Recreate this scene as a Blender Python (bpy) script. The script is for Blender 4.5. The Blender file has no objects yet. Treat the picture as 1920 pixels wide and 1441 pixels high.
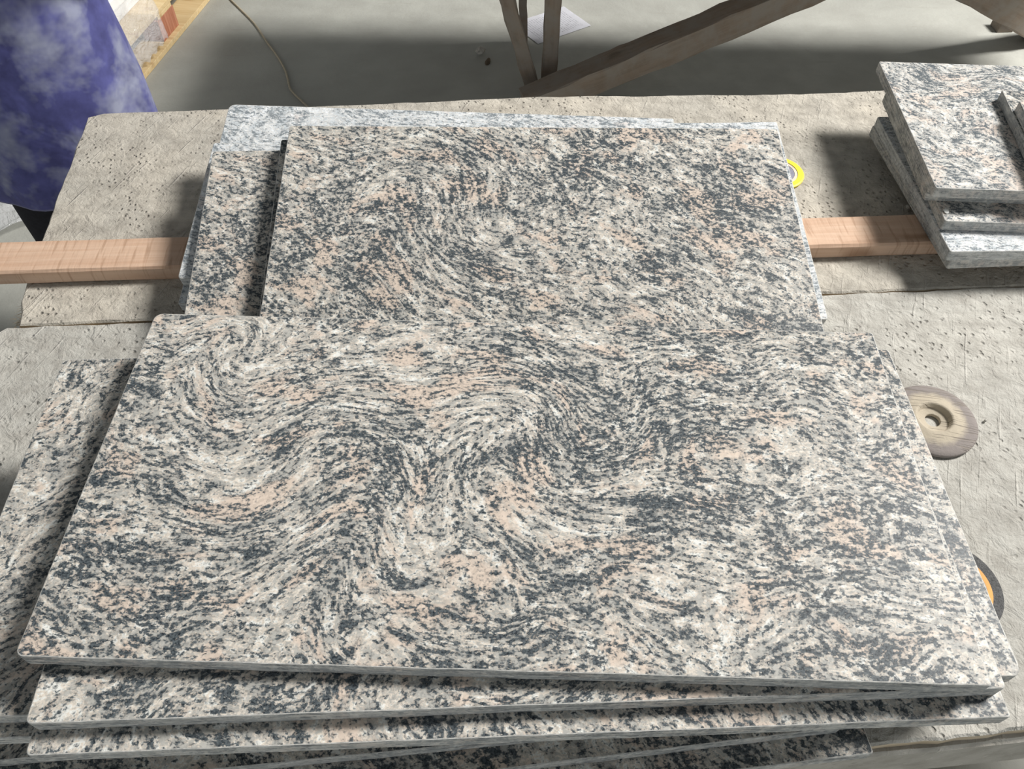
import bpy, bmesh, math, random
from mathutils import Vector, Matrix, noise
random.seed(7)
scene = bpy.context.scene
COL = scene.collection
PI = math.pi
V = Vector

# ------------------------------------------------------------------ camera
FPX = 1500.0
HC = 1.85                       # camera above the floor
RW = Matrix(((0.9998368, 0.0180655, 0.0),
             (0.0141838, -0.7850022, 0.6193306),
             (0.0111885, -0.6192295, -0.7851303)))   # image axes (right, down, forward) -> world
cam_d = bpy.data.cameras.new('camera')
cam = bpy.data.objects.new('camera', cam_d)
COL.objects.link(cam)
cam_d.sensor_fit = 'HORIZONTAL'
cam_d.sensor_width = 36.0
cam_d.lens = 36.0 * FPX / 1920.0
cam_d.clip_start = 0.02
cam_d.clip_end = 100
xa, ya, za = RW.col[0], -RW.col[1], -RW.col[2]
m4 = Matrix.Identity(4)
for i in range(3):
    m4[i][0], m4[i][1], m4[i][2] = xa[i], ya[i], za[i]
m4.translation = V((0, 0, HC))
cam.matrix_world = m4
scene.camera = cam

# ------------------------------------------------------------------ world, light, exposure
scene.view_settings.view_transform = 'Standard'
scene.view_settings.look = 'None'
scene.view_settings.gamma = 1.0
scene.view_settings.use_curve_mapping = False
scene.view_settings.exposure = 0.0
w = bpy.data.worlds.new('hall_daylight')
scene.world = w
w.use_nodes = True
bg = w.node_tree.nodes['Background']
bg.inputs[0].default_value = (0.93, 0.98, 1.0, 1)
wt = w.node_tree
tc = wt.nodes.new('ShaderNodeTexCoord')
sx = wt.nodes.new('ShaderNodeSeparateXYZ')
wt.links.new(tc.outputs['Generated'], sx.inputs[0])


def wmap(sock, a, b, c, d):     # smooth map of a direction component to a brightness
    n = wt.nodes.new('ShaderNodeMapRange')
    n.interpolation_type = 'SMOOTHSTEP'
    wt.links.new(sock, n.inputs[0])
    for i, v in enumerate((a, b, c, d)):
        n.inputs[i + 1].default_value = v
    return n.outputs[0]


def wmath(op, a, b):
    n = wt.nodes.new('ShaderNodeMath')
    n.operation = op
    for i, v in enumerate((a, b)):
        if isinstance(v, float):
            n.inputs[i].default_value = v
        else:
            wt.links.new(v, n.inputs[i])
    return n.outputs[0]


# extra ambient added low behind the camera to lighten the slabs' front faces
front = wmath('MULTIPLY', wmap(sx.outputs[1], -0.25, -0.8, 0.0, 1.0), wmap(sx.outputs[2], 0.65, 0.35, 0.0, 1.0))
wt.links.new(wmath('ADD', wmath('MULTIPLY', front, 0.72), 0.135), bg.inputs[1])


def area(name, loc, target, size, power, color, size_y=None):
    d = bpy.data.lights.new(name, 'AREA')
    d.energy = power
    d.color = color
    d.shape = 'RECTANGLE'
    d.size = size
    d.size_y = size_y or size
    o = bpy.data.objects.new(name, d)
    COL.objects.link(o)
    o.location = loc
    o.rotation_euler = (V(target) - V(loc)).to_track_quat('-Z', 'Y').to_euler()
    return o


area('hall_window', (5.2, 3.3, 6.6), (0.2, 1.0, 0.9), 1.8, 1080, (1.0, 0.98, 0.945))

# heights
TT = 0.8875                     # table top
AT = 1.11                       # top of the front pile
TH = 0.02                       # slab thickness


def ray(u, v):
    return RW @ V((u - 960.0, v - 720.5, FPX)) / FPX


def un(u, v, z):                # point of the horizontal plane at height z
    d = ray(u, v)
    t = (z - HC) / d.z
    return V((0, 0, HC)) + d * t


# ------------------------------------------------------------------ node helpers
def new_mat(name):
    m = bpy.data.materials.new(name)
    m.use_nodes = True
    nt = m.node_tree
    b = nt.nodes['Principled BSDF']
    return m, nt, b


class NB:
    def __init__(s, nt):
        s.nt = nt

    def n(s, t, **kw):
        nd = s.nt.nodes.new(t)
        for k, v in kw.items():
            setattr(nd, k, v)
        return nd

    def l(s, a, b):
        s.nt.links.new(a, b)

    def set(s, sock, v):
        if isinstance(v, bpy.types.NodeSocket):
            s.l(v, sock)
        else:
            sock.default_value = v

    def math(s, op, a, b=0.0, c=None, clamp=False):
        nd = s.n('ShaderNodeMath', operation=op, use_clamp=clamp)
        s.set(nd.inputs[0], a)
        s.set(nd.inputs[1], b)
        if c is not None:
            s.set(nd.inputs[2], c)
        return nd.outputs[0]

    def vmath(s, op, a, b=None, scale=None):
        nd = s.n('ShaderNodeVectorMath', operation=op)
        s.set(nd.inputs[0], a)
        if b is not None:
            s.set(nd.inputs[1], b)
        if scale is not None:
            s.set(nd.inputs['Scale'], scale)
        return nd.outputs['Value'] if op in ('LENGTH', 'DISTANCE', 'DOT_PRODUCT') else nd.outputs[0]

    def noise(s, vec, scale, detail=2.0, rough=0.5, dist=0.0, color=False):
        nd = s.n('ShaderNodeTexNoise')
        s.set(nd.inputs['Vector'], vec)
        nd.inputs['Scale'].default_value = scale
        nd.inputs['Detail'].default_value = detail
        nd.inputs['Roughness'].default_value = rough
        nd.inputs['Distortion'].default_value = dist
        return nd.outputs['Color'] if color else nd.outputs[0]

    def vor(s, vec, scale, feature='F1', out='Distance', rand=1.0):
        nd = s.n('ShaderNodeTexVoronoi', feature=feature)
        s.set(nd.inputs['Vector'], vec)
        nd.inputs['Scale'].default_value = scale
        nd.inputs['Randomness'].default_value = rand
        return nd.outputs[out]

    def ramp(s, fac, stops, interp='LINEAR'):
        nd = s.n('ShaderNodeValToRGB')
        s.set(nd.inputs[0], fac)
        e = nd.color_ramp
        e.interpolation = interp
        while len(e.elements) < len(stops):
            e.elements.new(0.5)
        for el, (p, c) in zip(e.elements, stops):
            el.position = p
            el.color = (c, c, c, 1) if isinstance(c, (int, float)) else (*c, 1)
        return nd.outputs[0]

    def mix(s, f, a, b, mode='MIX'):
        nd = s.n('ShaderNodeMix', data_type='RGBA', blend_type=mode)
        s.set(nd.inputs[0], f)
        for k, v in ((6, a), (7, b)):
            s.set(nd.inputs[k], v if isinstance(v, bpy.types.NodeSocket) else (*v, 1))
        return nd.outputs[2]

    def map(s, vec, loc=(0, 0, 0), rot=(0, 0, 0), scale=(1, 1, 1)):
        nd = s.n('ShaderNodeMapping')
        s.set(nd.inputs[0], vec)
        nd.inputs[1].default_value = loc
        nd.inputs[2].default_value = rot
        nd.inputs[3].default_value = scale
        return nd.outputs[0]

    def obj(s):
        return s.n('ShaderNodeTexCoord').outputs['Object']

    def bump(s, h, strength, dist, normal=None):
        nd = s.n('ShaderNodeBump')
        nd.inputs['Strength'].default_value = strength
        nd.inputs['Distance'].default_value = dist
        s.set(nd.inputs['Height'], h)
        if normal is not None:
            s.l(normal, nd.inputs['Normal'])
        return nd.outputs[0]


def granite(name, seed, angle=0.0, swirls=(), warp=0.07, dark=0.5, pink=0.5, pale=0.0, stretch=2.4, rough=0.42, edge=False, fine=1.0):
    """Swirled grey, cream and pink gneiss-like granite; the bands follow a warped field."""
    m, nt, b = new_mat(name)
    N = NB(nt)
    o = N.obj()
    p = o
    for (cx, cy, r, a) in swirls:
        d = N.vmath('DISTANCE', p, (cx, cy, 0.0))
        q = N.math('DIVIDE', d, r)
        q = N.math('MULTIPLY', q, q)
        q = N.math('MULTIPLY', q, -1.0)
        q = N.math('POWER', 2.718, q)
        q = N.math('MULTIPLY', q, a)
        vr = N.n('ShaderNodeVectorRotate', rotation_type='Z_AXIS')
        N.l(p, vr.inputs['Vector'])
        vr.inputs['Center'].default_value = (cx, cy, 0)
        N.l(q, vr.inputs['Angle'])
        p = vr.outputs[0]
    sd = V((seed * 3.71, seed * 1.93, seed * 0.77))
    ps = N.vmath('ADD', p, tuple(sd))
    wn = N.vmath('SUBTRACT', N.noise(ps, 6.5, 1.5, 0.5, color=True), (0.5, 0.5, 0.5))
    w2 = N.vmath('SUBTRACT', N.noise(ps, 24.0, 2.0, 0.5, color=True), (0.5, 0.5, 0.5))
    pw = N.vmath('ADD', ps, N.vmath('SCALE', wn, scale=warp * 2.2))
    pw = N.vmath('ADD', pw, N.vmath('SCALE', w2, scale=warp * 0.42))
    pr = N.map(pw, rot=(0, 0, -angle))
    st = N.map(pr, scale=(1.0, stretch, stretch))
    grain = N.noise(o, 400.0, 2.0, 0.6)
    grain2 = N.noise(N.map(o, scale=(1, 1.35, 1.35)), 175.0, 2.0, 0.6)
    s1 = N.noise(st, 56.0 * fine, 3.0, 0.66)
    s2 = N.noise(N.map(pr, loc=(3, 5, 1), scale=(1.0, 2.4, 2.4)), 20.0 * fine, 2.0, 0.6)
    low = N.noise(ps, 7.0 * fine, 1.0, 0.5)
    v = N.math('MULTIPLY', s1, 0.54)
    v = N.math('MULTIPLY_ADD', s2, 0.30, v)
    v = N.math('MULTIPLY_ADD', low, 0.16, v)
    v = N.math('MULTIPLY_ADD', N.math('SUBTRACT', grain, 0.5), 0.26, v)
    v = N.math('MULTIPLY_ADD', N.math('SUBTRACT', grain2, 0.5), 0.50, v)
    t = 0.512 - 0.11 * (dark - 0.5)          # higher value = darker mineral
    mask = N.ramp(v, [(t - 0.075, 0.0), (t - 0.01, 0.38), (t + 0.052, 1.0)])
    # pale minerals
    cream = (0.66, 0.595, 0.515)
    white = (0.74, 0.74, 0.70)
    grey = (0.43, 0.42, 0.39)
    pinkc = (0.635, 0.53, 0.445)
    if pale > 0:
        cream, white, grey, pinkc = [tuple(a * (1 - pale) + c * pale for a, c in zip(x, y)) for x, y in
                                     ((cream, (0.74, 0.74, 0.73)), (white, (0.80, 0.83, 0.86)), (grey, (0.60, 0.64, 0.67)), (pinkc, (0.72, 0.68, 0.66)))]
    g3 = N.noise(N.map(pr, loc=(9, 2, 4), scale=(1.0, 1.5, 1.5)), 48.0, 3.0, 0.65)
    g3 = N.math('MULTIPLY_ADD', N.math('SUBTRACT', grain2, 0.5), 0.95, g3)
    base = N.mix(N.ramp(g3, [(0.40, 0.0), (0.50, 1.0)]), grey, cream)
    base = N.mix(N.ramp(g3, [(0.53, 0.0), (0.62, 1.0)]), base, white)
    pk = N.noise(N.map(pr, loc=(7, 1, 2), scale=(1, 1.6, 1.6)), 13.0, 4.0, 0.62)
    base = N.mix(N.ramp(pk, [(0.60 - 0.12 * pink, 0.0), (0.67 - 0.12 * pink, 0.95)]), base, pinkc)
    cell = N.vor(o, 260.0, out='Color')
    bw = N.n('ShaderNodeRGBToBW')
    N.l(cell, bw.inputs[0])
    base = N.mix(0.5, base, N.ramp(bw.outputs[0], [(0.1, 0.72), (0.8, 1.12)]), 'MULTIPLY')
    dk = N.mix(N.ramp(grain, [(0.35, 0.0), (0.62, 1.0)]), (0.014, 0.020, 0.027), (0.105, 0.122, 0.132))
    if pale > 0:
        dk = N.mix(pale * 0.55, dk, (0.36, 0.40, 0.43))
    col = N.mix(mask, base, dk)
    if edge:
        stk = N.noise(N.map(o, scale=(22, 22, 260)), 1.0, 3.0, 0.65)
        col = N.mix(0.62, col, N.ramp(stk, [(0.35, (0.20, 0.21, 0.21)), (0.5, (0.45, 0.455, 0.44)), (0.68, (0.60, 0.60, 0.57))]))
        b.inputs['Roughness'].default_value = 0.75
        N.l(N.bump(stk, 0.4, 0.001), b.inputs['Normal'])
    else:
        b.inputs['Roughness'].default_value = rough
        N.l(N.bump(grain, 0.10, 0.0006), b.inputs['Normal'])
    b.inputs['Specular IOR Level'].default_value = 0.20
    N.l(col, b.inputs['Base Color'])
    return m


def dusty(name, c1, c2, cdark, seed=0.0, grain_dir=0.0, bumpy=1.0, wood=0.25):
    """Plank wood under dried stone slurry, pitted and scratched."""
    m, nt, b = new_mat(name)
    N = NB(nt)
    o = N.map(N.obj(), loc=(seed, seed * 1.7, 0))
    big = N.noise(o, 3.2, 4.0, 0.6)
    mid = N.noise(o, 26.0, 4.0, 0.65)
    fib = N.noise(N.map(o, rot=(0, 0, grain_dir), scale=(3, 60, 60)), 1.0, 3.0, 0.6)
    scr = N.noise(N.map(N.map(o, rot=(0, 0, -1.25)), scale=(9, 110, 50)), 1.0, 2.0, 0.5)
    col = N.mix(N.ramp(big, [(0.32, 0.0), (0.66, 1.0)]), c1, c2)
    col = N.mix(N.ramp(mid, [(0.32, 0.62), (0.60, 0.0)]), col, cdark)
    col = N.mix(N.math('MULTIPLY', N.ramp(fib, [(0.52, 0.0), (0.70, 1.0)]), wood), col, cdark)
    col = N.mix(N.ramp(scr, [(0.66, 0.0), (0.78, 0.40)]), col, (0.70, 0.67, 0.61))
    pit = N.vor(N.vmath('ADD', o, N.vmath('SCALE', N.noise(o, 60.0, 2.0, color=True), scale=0.008)), 85.0)
    pitmask = N.ramp(N.noise(o, 6.0, 2.0, 0.5), [(0.44, 0.0), (0.56, 1.0)])
    pits = N.math('MULTIPLY', N.ramp(pit, [(0.10, 1.0), (0.32, 0.0)]), pitmask)
    col = N.mix(N.math('MULTIPLY', pits, 0.45), col, cdark)
    N.l(col, b.inputs['Base Color'])
    b.inputs['Roughness'].default_value = 0.9
    b.inputs['Specular IOR Level'].default_value = 0.2
    ridge = N.noise(o, 42.0, 5.0, 0.62, 0.9)
    h = N.math('SUBTRACT', N.math('MULTIPLY_ADD', N.ramp(scr, [(0.62, 0.0), (0.74, 0.25)]), 1.0, ridge), N.math('MULTIPLY', pits, 0.55))
    fine = N.noise(o, 170.0, 3.0, 0.7)
    h = N.math('MULTIPLY_ADD', fine, 0.30, h)
    N.l(N.bump(h, 0.85 * bumpy, 0.006), b.inputs['Normal'])
    return m


def wood(name, c1, c2, cd, axis=0, rough=0.8, scale=1.0, cross=0.0, dust=None):
    m, nt, b = new_mat(name)
    N = NB(nt)
    o = N.obj()
    sc = [70 * scale] * 3
    sc[axis] = 3.5 * scale
    g = N.noise(N.map(o, scale=tuple(sc)), 1.0, 4.0, 0.6, 0.3)
    col = N.mix(N.ramp(g, [(0.35, 0.0), (0.65, 1.0)]), c1, c2)
    kn = N.noise(N.map(o, scale=tuple([16 if i != axis else 5 for i in range(3)])), 1.0, 2.0, 0.5)
    col = N.mix(N.ramp(kn, [(0.62, 0.0), (0.72, 0.7)]), col, cd)
    h = g
    if cross > 0:
        s2 = [12] * 3
        s2[axis] = 130
        cr = N.noise(N.map(o, rot=(0, 0, 0.12), scale=tuple(s2)), 1.0, 3.0, 0.55)
        col = N.mix(N.math('MULTIPLY', N.ramp(cr, [(0.54, 0.0), (0.66, 1.0)]), cross), col, cd)
        h = N.math('SUBTRACT', g, cr)
    if dust:
        dn = N.noise(o, 12.0, 4.0, 0.65)
        col = N.mix(N.ramp(dn, [(0.38, 0.15), (0.62, 0.9)]), col, dust)
    N.l(col, b.inputs['Base Color'])
    b.inputs['Roughness'].default_value = rough
    b.inputs['Specular IOR Level'].default_value = 0.25
    N.l(N.bump(h, 0.35, 0.002), b.inputs['Normal'])
    return m


def plain(name, col, rough=0.6, var=0.15, scale=40.0, metallic=0.0, bump=0.0, spec=0.4):
    m, nt, b = new_mat(name)
    N = NB(nt)
    o = N.obj()
    n = N.noise(o, scale, 3.0, 0.6)
    c = N.mix(N.ramp(n, [(0.3, 0.0), (0.7, 1.0)]), tuple(x * (1 - var) for x in col), tuple(min(1, x * (1 + var)) for x in col))
    N.l(c, b.inputs['Base Color'])
    b.inputs['Roughness'].default_value = rough
    b.inputs['Metallic'].default_value = metallic
    b.inputs['Specular IOR Level'].default_value = spec
    if bump:
        N.l(N.bump(n, bump, 0.003), b.inputs['Normal'])
    return m


# ------------------------------------------------------------------ object helpers
def link(name, bm, mats, parent=None, smooth=False, loc=None, rot=None):
    me = bpy.data.meshes.new(name)
    bmesh.ops.recalc_face_normals(bm, faces=bm.faces)
    bm.to_mesh(me)
    bm.free()
    for mt in (mats if isinstance(mats, (list, tuple)) else [mats]):
        me.materials.append(mt)
    if smooth:
        for p in me.polygons:
            p.use_smooth = True
    o = bpy.data.objects.new(name, me)
    COL.objects.link(o)
    if loc is not None:
        o.location = loc
    if rot is not None:
        o.rotation_euler = rot
    if parent:
        o.parent = parent
    return o


def tag(o, label=None, cat=None, group=None, kind=None):
    for k, v in (('label', label), ('category', cat), ('group', group), ('kind', kind)):
        if v:
            o[k] = v
    return o


def empty(name, loc=(0, 0, 0), rz=0.0):
    o = bpy.data.objects.new(name, None)
    COL.objects.link(o)
    o.location = loc
    o.rotation_euler = (0, 0, rz)
    o.empty_display_size = 0.05
    return o


def add_box(bm, c, s, rot=None, bevel=0.0):
    r = bmesh.ops.create_cube(bm, size=1.0)
    vs = r['verts']
    for v in vs:
        v.co = V((v.co.x * s[0], v.co.y * s[1], v.co.z * s[2]))
    if bevel:
        es = list({e for v in vs for e in v.link_edges})
        rr = bmesh.ops.bevel(bm, geom=es, offset=bevel, segments=2, affect='EDGES', profile=0.6)
        vs = list({v for f in rr['faces'] for v in f.verts} | {v for v in vs if v.is_valid})
    if rot is not None:
        bmesh.ops.rotate(bm, verts=vs, cent=(0, 0, 0), matrix=rot)
    bmesh.ops.translate(bm, verts=vs, vec=c)
    return vs


def beam(a, b, wdt, hgt, jitter=0.002, segs=14, up=V((0, 0, 1))):
    """Rough sawn timber from a to b, in its own frame (long axis x); returns bmesh, location, rotation."""
    a, b = V(a), V(b)
    L = (b - a).length
    x = (b - a).normalized()
    y = up.cross(x).normalized()
    z = x.cross(y)
    bm = bmesh.new()
    rings = []
    for i in range(segs + 1):
        px = -L / 2 + L * i / segs
        ring = []
        c = 0.004
        pts = [(-1, -1, 1, 0), (-1, -1, 0, 1), (-1, 1, 0, -1), (-1, 1, 1, 0), (1, 1, -1, 0), (1, 1, 0, -1), (1, -1, 0, 1), (1, -1, -1, 0)]
        for (sy, sz, dy, dz) in pts:
            yy = sy * wdt / 2 + dy * c + random.uniform(-jitter, jitter)
            zz = sz * hgt / 2 + dz * c + random.uniform(-jitter, jitter)
            ring.append(bm.verts.new((px, yy, zz)))
        rings.append(ring)
    for r0, r1 in zip(rings, rings[1:]):
        for k in range(8):
            bm.faces.new((r0[k], r0[(k + 1) % 8], r1[(k + 1) % 8], r1[k]))
    bm.faces.new(rings[0])
    bm.faces.new(rings[-1][::-1])
    rotm = Matrix((x, y, z)).transposed()
    return bm, (a + b) / 2, rotm.to_euler()


def add_beam(name, a, b, wdt, hgt, mat, parent=None, up=V((0, 0, 1)), jitter=0.002, segs=14):
    bm, loc, rot = beam(a, b, wdt, hgt, jitter, segs, up)
    return link(name, bm, mat, parent, loc=loc, rot=rot)


def lathe(profile, segs=72, wob=0.0):
    bm = bmesh.new()
    rings = []
    for (r, z) in profile:
        if r <= 1e-6:
            rings.append([bm.verts.new((0, 0, z))])
        else:
            rings.append([bm.verts.new((r * (1 + wob * math.sin(5 * t + r * 90)) * math.cos(t), r * (1 + wob * math.cos(3 * t)) * math.sin(t), z))
                          for t in [2 * PI * k / segs for k in range(segs)]])
    for a, b in zip(rings, rings[1:]):
        for k in range(segs):
            k2 = (k + 1) % segs
            if len(a) == 1:
                bm.faces.new((a[0], b[k], b[k2]))
            elif len(b) == 1:
                bm.faces.new((a[k], b[0], a[k2]))
            else:
                bm.faces.new((a[k], b[k], b[k2], a[k2]))
    return bm


def slab_mesh(W, D, t=TH, rad=(0.004, 0.004, 0.004, 0.004), seed=0):
    """Sawn slab centred on its own origin, top face at z = 0; corners FL, FR, BR, BL."""
    rnd = random.Random(seed)
    hw, hd = W / 2, D / 2
    cs = [(-hw, -hd, PI), (hw, -hd, 1.5 * PI), (hw, hd, 0.0), (-hw, hd, 0.5 * PI)]
    out = []
    for i, (cx, cy, a0) in enumerate(cs):
        r = rad[i]
        ox, oy = cx - math.copysign(r, cx), cy - math.copysign(r, cy)
        arc = [(ox + r * math.cos(a0 + PI / 2 * k / 5), oy + r * math.sin(a0 + PI / 2 * k / 5)) for k in range(6)]
        out += arc
        nx, ny, na = cs[(i + 1) % 4]
        r2 = rad[(i + 1) % 4]
        ex, ey = nx - math.copysign(r2, nx) + r2 * math.cos(na), ny - math.copysign(r2, ny) + r2 * math.sin(na)
        x0, y0 = arc[-1]
        L = math.hypot(ex - x0, ey - y0)
        n = max(2, int(L / 0.02))
        for k in range(1, n):
            f = k / n
            j = rnd.uniform(-0.0003, 0.0003)
            dx, dy = (ey - y0) / L, -(ex - x0) / L
            out.append((x0 + (ex - x0) * f + dx * j, y0 + (ey - y0) * f + dy * j))
    bm = bmesh.new()
    levels = [(-t, 0.0008), (-t + 0.0010, 0.0), (-0.0014, 0.0), (-0.0004, 0.0005), (0.0, 0.0014)]
    rings = []
    for (z, ins) in levels:
        rg = []
        for (x, y) in out:
            s = (1 - ins / hw, 1 - ins / hd)
            jz = rnd.uniform(-0.0003, 0.0003) if z in (-0.0014,) else 0.0
            rg.append(bm.verts.new((x * s[0], y * s[1], z + jz)))
        rings.append(rg)
    n = len(out)
    for li, (a, b) in enumerate(zip(rings, rings[1:])):
        for k in range(n):
            f = bm.faces.new((a[k], a[(k + 1) % n], b[(k + 1) % n], b[k]))
            f.material_index = 1 if li < 3 else 2
    bm.faces.new(rings[-1]).material_index = 0
    f = bm.faces.new(rings[0][::-1])
    f.material_index = 1
    return bm


def slab(corner, which, W, D, yaw, mats, label, group, normal=None, rad=None, seed=0, t=TH):
    """corner: world point of the named top corner; yaw: direction of the front edge (degrees)."""
    r = rad or (0.004,) * 4
    o = link('granite_slab', slab_mesh(W, D, t, r, seed), mats)
    a = math.radians(yaw)
    u = V((math.cos(a), math.sin(a), 0))
    n = V((0, 0, 1))
    if normal is not None:
        n = normal.normalized()
        u = (u - n * u.dot(n)).normalized()
    v = n.cross(u)
    sx = {'F': -1, 'B': 1}
    cu = -W / 2 if which[1] == 'L' else W / 2
    cv = -D / 2 if which[0] == 'F' else D / 2
    c = V(corner) - u * cu - v * cv
    m = Matrix.Identity(4)
    for i in range(3):
        m[i][0], m[i][1], m[i][2] = u[i], v[i], n[i]
    m.translation = c
    o.matrix_world = m
    return tag(o, label, 'slab', group, 'thing')


# ------------------------------------------------------------------ materials
M = {}
M['floor'], nt_, b_ = new_mat('concrete_floor')
N = NB(nt_)
o_ = N.obj()
c_ = N.mix(N.ramp(N.noise(o_, 0.9, 5.0, 0.62), [(0.33, 0.0), (0.67, 1.0)]), (0.33, 0.33, 0.30), (0.46, 0.46, 0.415))
c_ = N.mix(N.ramp(N.noise(o_, 7.0, 5.0, 0.7), [(0.28, 0.45), (0.60, 0.0)]), c_, (0.30, 0.29, 0.26))
c_ = N.mix(N.ramp(N.noise(N.map(o_, rot=(0, 0, 0.5), scale=(2, 22, 1)), 1.0, 4.0, 0.7), [(0.62, 0.0), (0.76, 0.4)]), c_, (0.26, 0.23, 0.19))
N.l(c_, b_.inputs['Base Color'])
b_.inputs['Roughness'].default_value = 0.7
N.l(N.bump(N.noise(o_, 30.0, 5.0, 0.7), 0.35, 0.008), b_.inputs['Normal'])

M['plank_back'] = dusty('dusty_plank_back', (0.44, 0.42, 0.375), (0.58, 0.53, 0.45), (0.27, 0.245, 0.21), 0.0)
M['plank_mid'] = dusty('dusty_plank_middle', (0.44, 0.43, 0.395), (0.54, 0.52, 0.47), (0.29, 0.27, 0.24), 4.0)
M['plank_rim'] = wood('plank_broken_edge', (0.40, 0.32, 0.22), (0.56, 0.47, 0.35), (0.16, 0.12, 0.08), 0)
M['rail'] = dusty('dusty_rail', (0.42, 0.40, 0.36), (0.48, 0.45, 0.40), (0.28, 0.26, 0.22), 9.0, bumpy=0.6)
M['batten'] = wood('fresh_sawn_batten', (0.55, 0.36, 0.25), (0.64, 0.46, 0.34), (0.30, 0.17, 0.10), 0, cross=0.45)
M['timber'] = wood('dusty_timber', (0.20, 0.15, 0.11), (0.27, 0.21, 0.16), (0.09, 0.07, 0.05), 0, dust=(0.27, 0.24, 0.205))
M['pine'] = wood('yellow_pine', (0.62, 0.45, 0.23), (0.72, 0.56, 0.32), (0.42, 0.26, 0.12), 0)
M['redwood'] = wood('red_brown_wood_block', (0.36, 0.13, 0.07), (0.52, 0.24, 0.15), (0.20, 0.06, 0.03), 2)


M['arris'] = plain('ground_slab_arris', (0.50, 0.49, 0.46), 0.6, 0.4, 120.0)


def sides(kw):
    k = dict(kw)
    k['name'] = kw['name'] + '_sawn_side'
    return [granite(**kw), granite(edge=True, **k), M['arris']]


GA = sides(dict(name='granite_swirled_bold', seed=1.0, angle=-0.12,
                swirls=((0.03, 0.03, 0.10, 1.2), (-0.24, 0.03, 0.10, -0.8), (-0.12, -0.12, 0.09, 0.9), (-0.32, 0.17, 0.05, 1.3)),
                warp=0.05, dark=0.56, pink=0.55, fine=1.25))
GB = sides(dict(name='granite_speckled', seed=2.3, angle=0.35, warp=0.05, dark=0.50, pink=0.55, stretch=2.1, fine=1.2))
GC = sides(dict(name='granite_diagonal_vein', seed=3.1, angle=-0.9, warp=0.05, dark=0.52, pink=0.6, stretch=2.2))
GP = sides(dict(name='granite_pink_veined', seed=5.2, angle=-0.6, warp=0.032, dark=0.58, pink=0.6, stretch=1.9, fine=1.45,
                swirls=((-0.12, 0.05, 0.14, 0.7),)))
GL = sides(dict(name='granite_dark_cloudy', seed=7.7, angle=0.7, warp=0.08, dark=0.58, pink=0.45, stretch=2.2))
GQ = sides(dict(name='granite_pale_glare', seed=8.4, angle=-0.25, warp=0.04, dark=0.30, pink=0.1, pale=0.9, stretch=3.0, rough=0.25))  # paler stone with the white-blue glare also tinted into its colour
GR = sides(dict(name='granite_rose_clouded', seed=11.3, angle=-0.75, warp=0.07, dark=0.42, pink=0.8, pale=0.25, stretch=2.2,
                swirls=((-0.05, 0.02, 0.12, 1.3),)))
GD = sides(dict(name='granite_dark_fine', seed=13.9, angle=-0.8, warp=0.04, dark=0.62, pink=0.35, stretch=1.9))

# ------------------------------------------------------------------ floor
bm = bmesh.new()
add_box(bm, (0, 0, -0.05), (14, 16, 0.1))
fl = link('floor', bm, M['floor'], loc=(0.5, 3.5, 0))
tag(fl, 'grey dusty concrete workshop floor', kind='structure')

bm = bmesh.new()
add_box(bm, (0, 0, 0), (14, 0.2, 6.0))
wl = link('wall_back', bm, plain('pale_hall_wall', (0.55, 0.55, 0.52), 0.9, 0.06, 2.0), loc=(0.5, 11.4, 3.0))
tag(wl, 'pale far wall of the workshop hall', kind='structure')

# ------------------------------------------------------------------ work table
table = empty('work_table', (0.2, 0.8, 0))
tag(table, 'long work table of wide planks caked in dried stone dust, under the slab piles', 'table')


def rel(o, root):
    o.location = V(o.location) - root.location
    return o


def plank(name, outline, ztop, th, mat, rim, jit=0.0018, step=0.02, seed=1, label=None):
    """Plank from a ragged outline; the upper face dips gently at the worn border."""
    rnd = random.Random(seed)
    pts = []
    n = len(outline)
    for i in range(n):
        a, b = V((*outline[i][:2], 0)), V((*outline[(i + 1) % n][:2], 0))
        L = (b - a).length
        k = max(1, int(L / step))
        nrm = (b - a).cross(V((0, 0, 1))).normalized()
        for q in range(k):
            p = a + (b - a) * q / k
            j = 0 if q == 0 else (noise.noise(p * 9.0) * 1.6 + rnd.uniform(-0.6, 0.6)) * jit
            pts.append(p + nrm * j)
    cen = sum(pts, V()) / len(pts)
    bm = bmesh.new()
    r0 = [bm.verts.new((p.x - cen.x, p.y - cen.y, -th)) for p in pts]
    r1 = [bm.verts.new((p.x - cen.x, p.y - cen.y, -0.002 - abs(rnd.gauss(0, 0.0015)))) for p in pts]
    N_ = len(pts)
    inn = []
    for i, p in enumerate(pts):
        t = (pts[(i + 1) % N_] - pts[i - 1])
        nn = V((-t.y, t.x, 0)).normalized()
        q = p + nn * 0.003
        inn.append(bm.verts.new((q.x - cen.x, q.y - cen.y, 0)))
    for k in range(N_):
        k2 = (k + 1) % N_
        bm.faces.new((r0[k], r0[k2], r1[k2], r1[k])).material_index = 1
        bm.faces.new((r1[k], r1[k2], inn[k2], inn[k])).material_index = 0
    bm.faces.new(inn)
    bm.faces.new(r0[::-1]).material_index = 1
    o = link(name, bm, [mat, rim], table, loc=(cen.x, cen.y, ztop))
    if label:
        o['label'] = label
    return rel(o, table)


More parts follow.
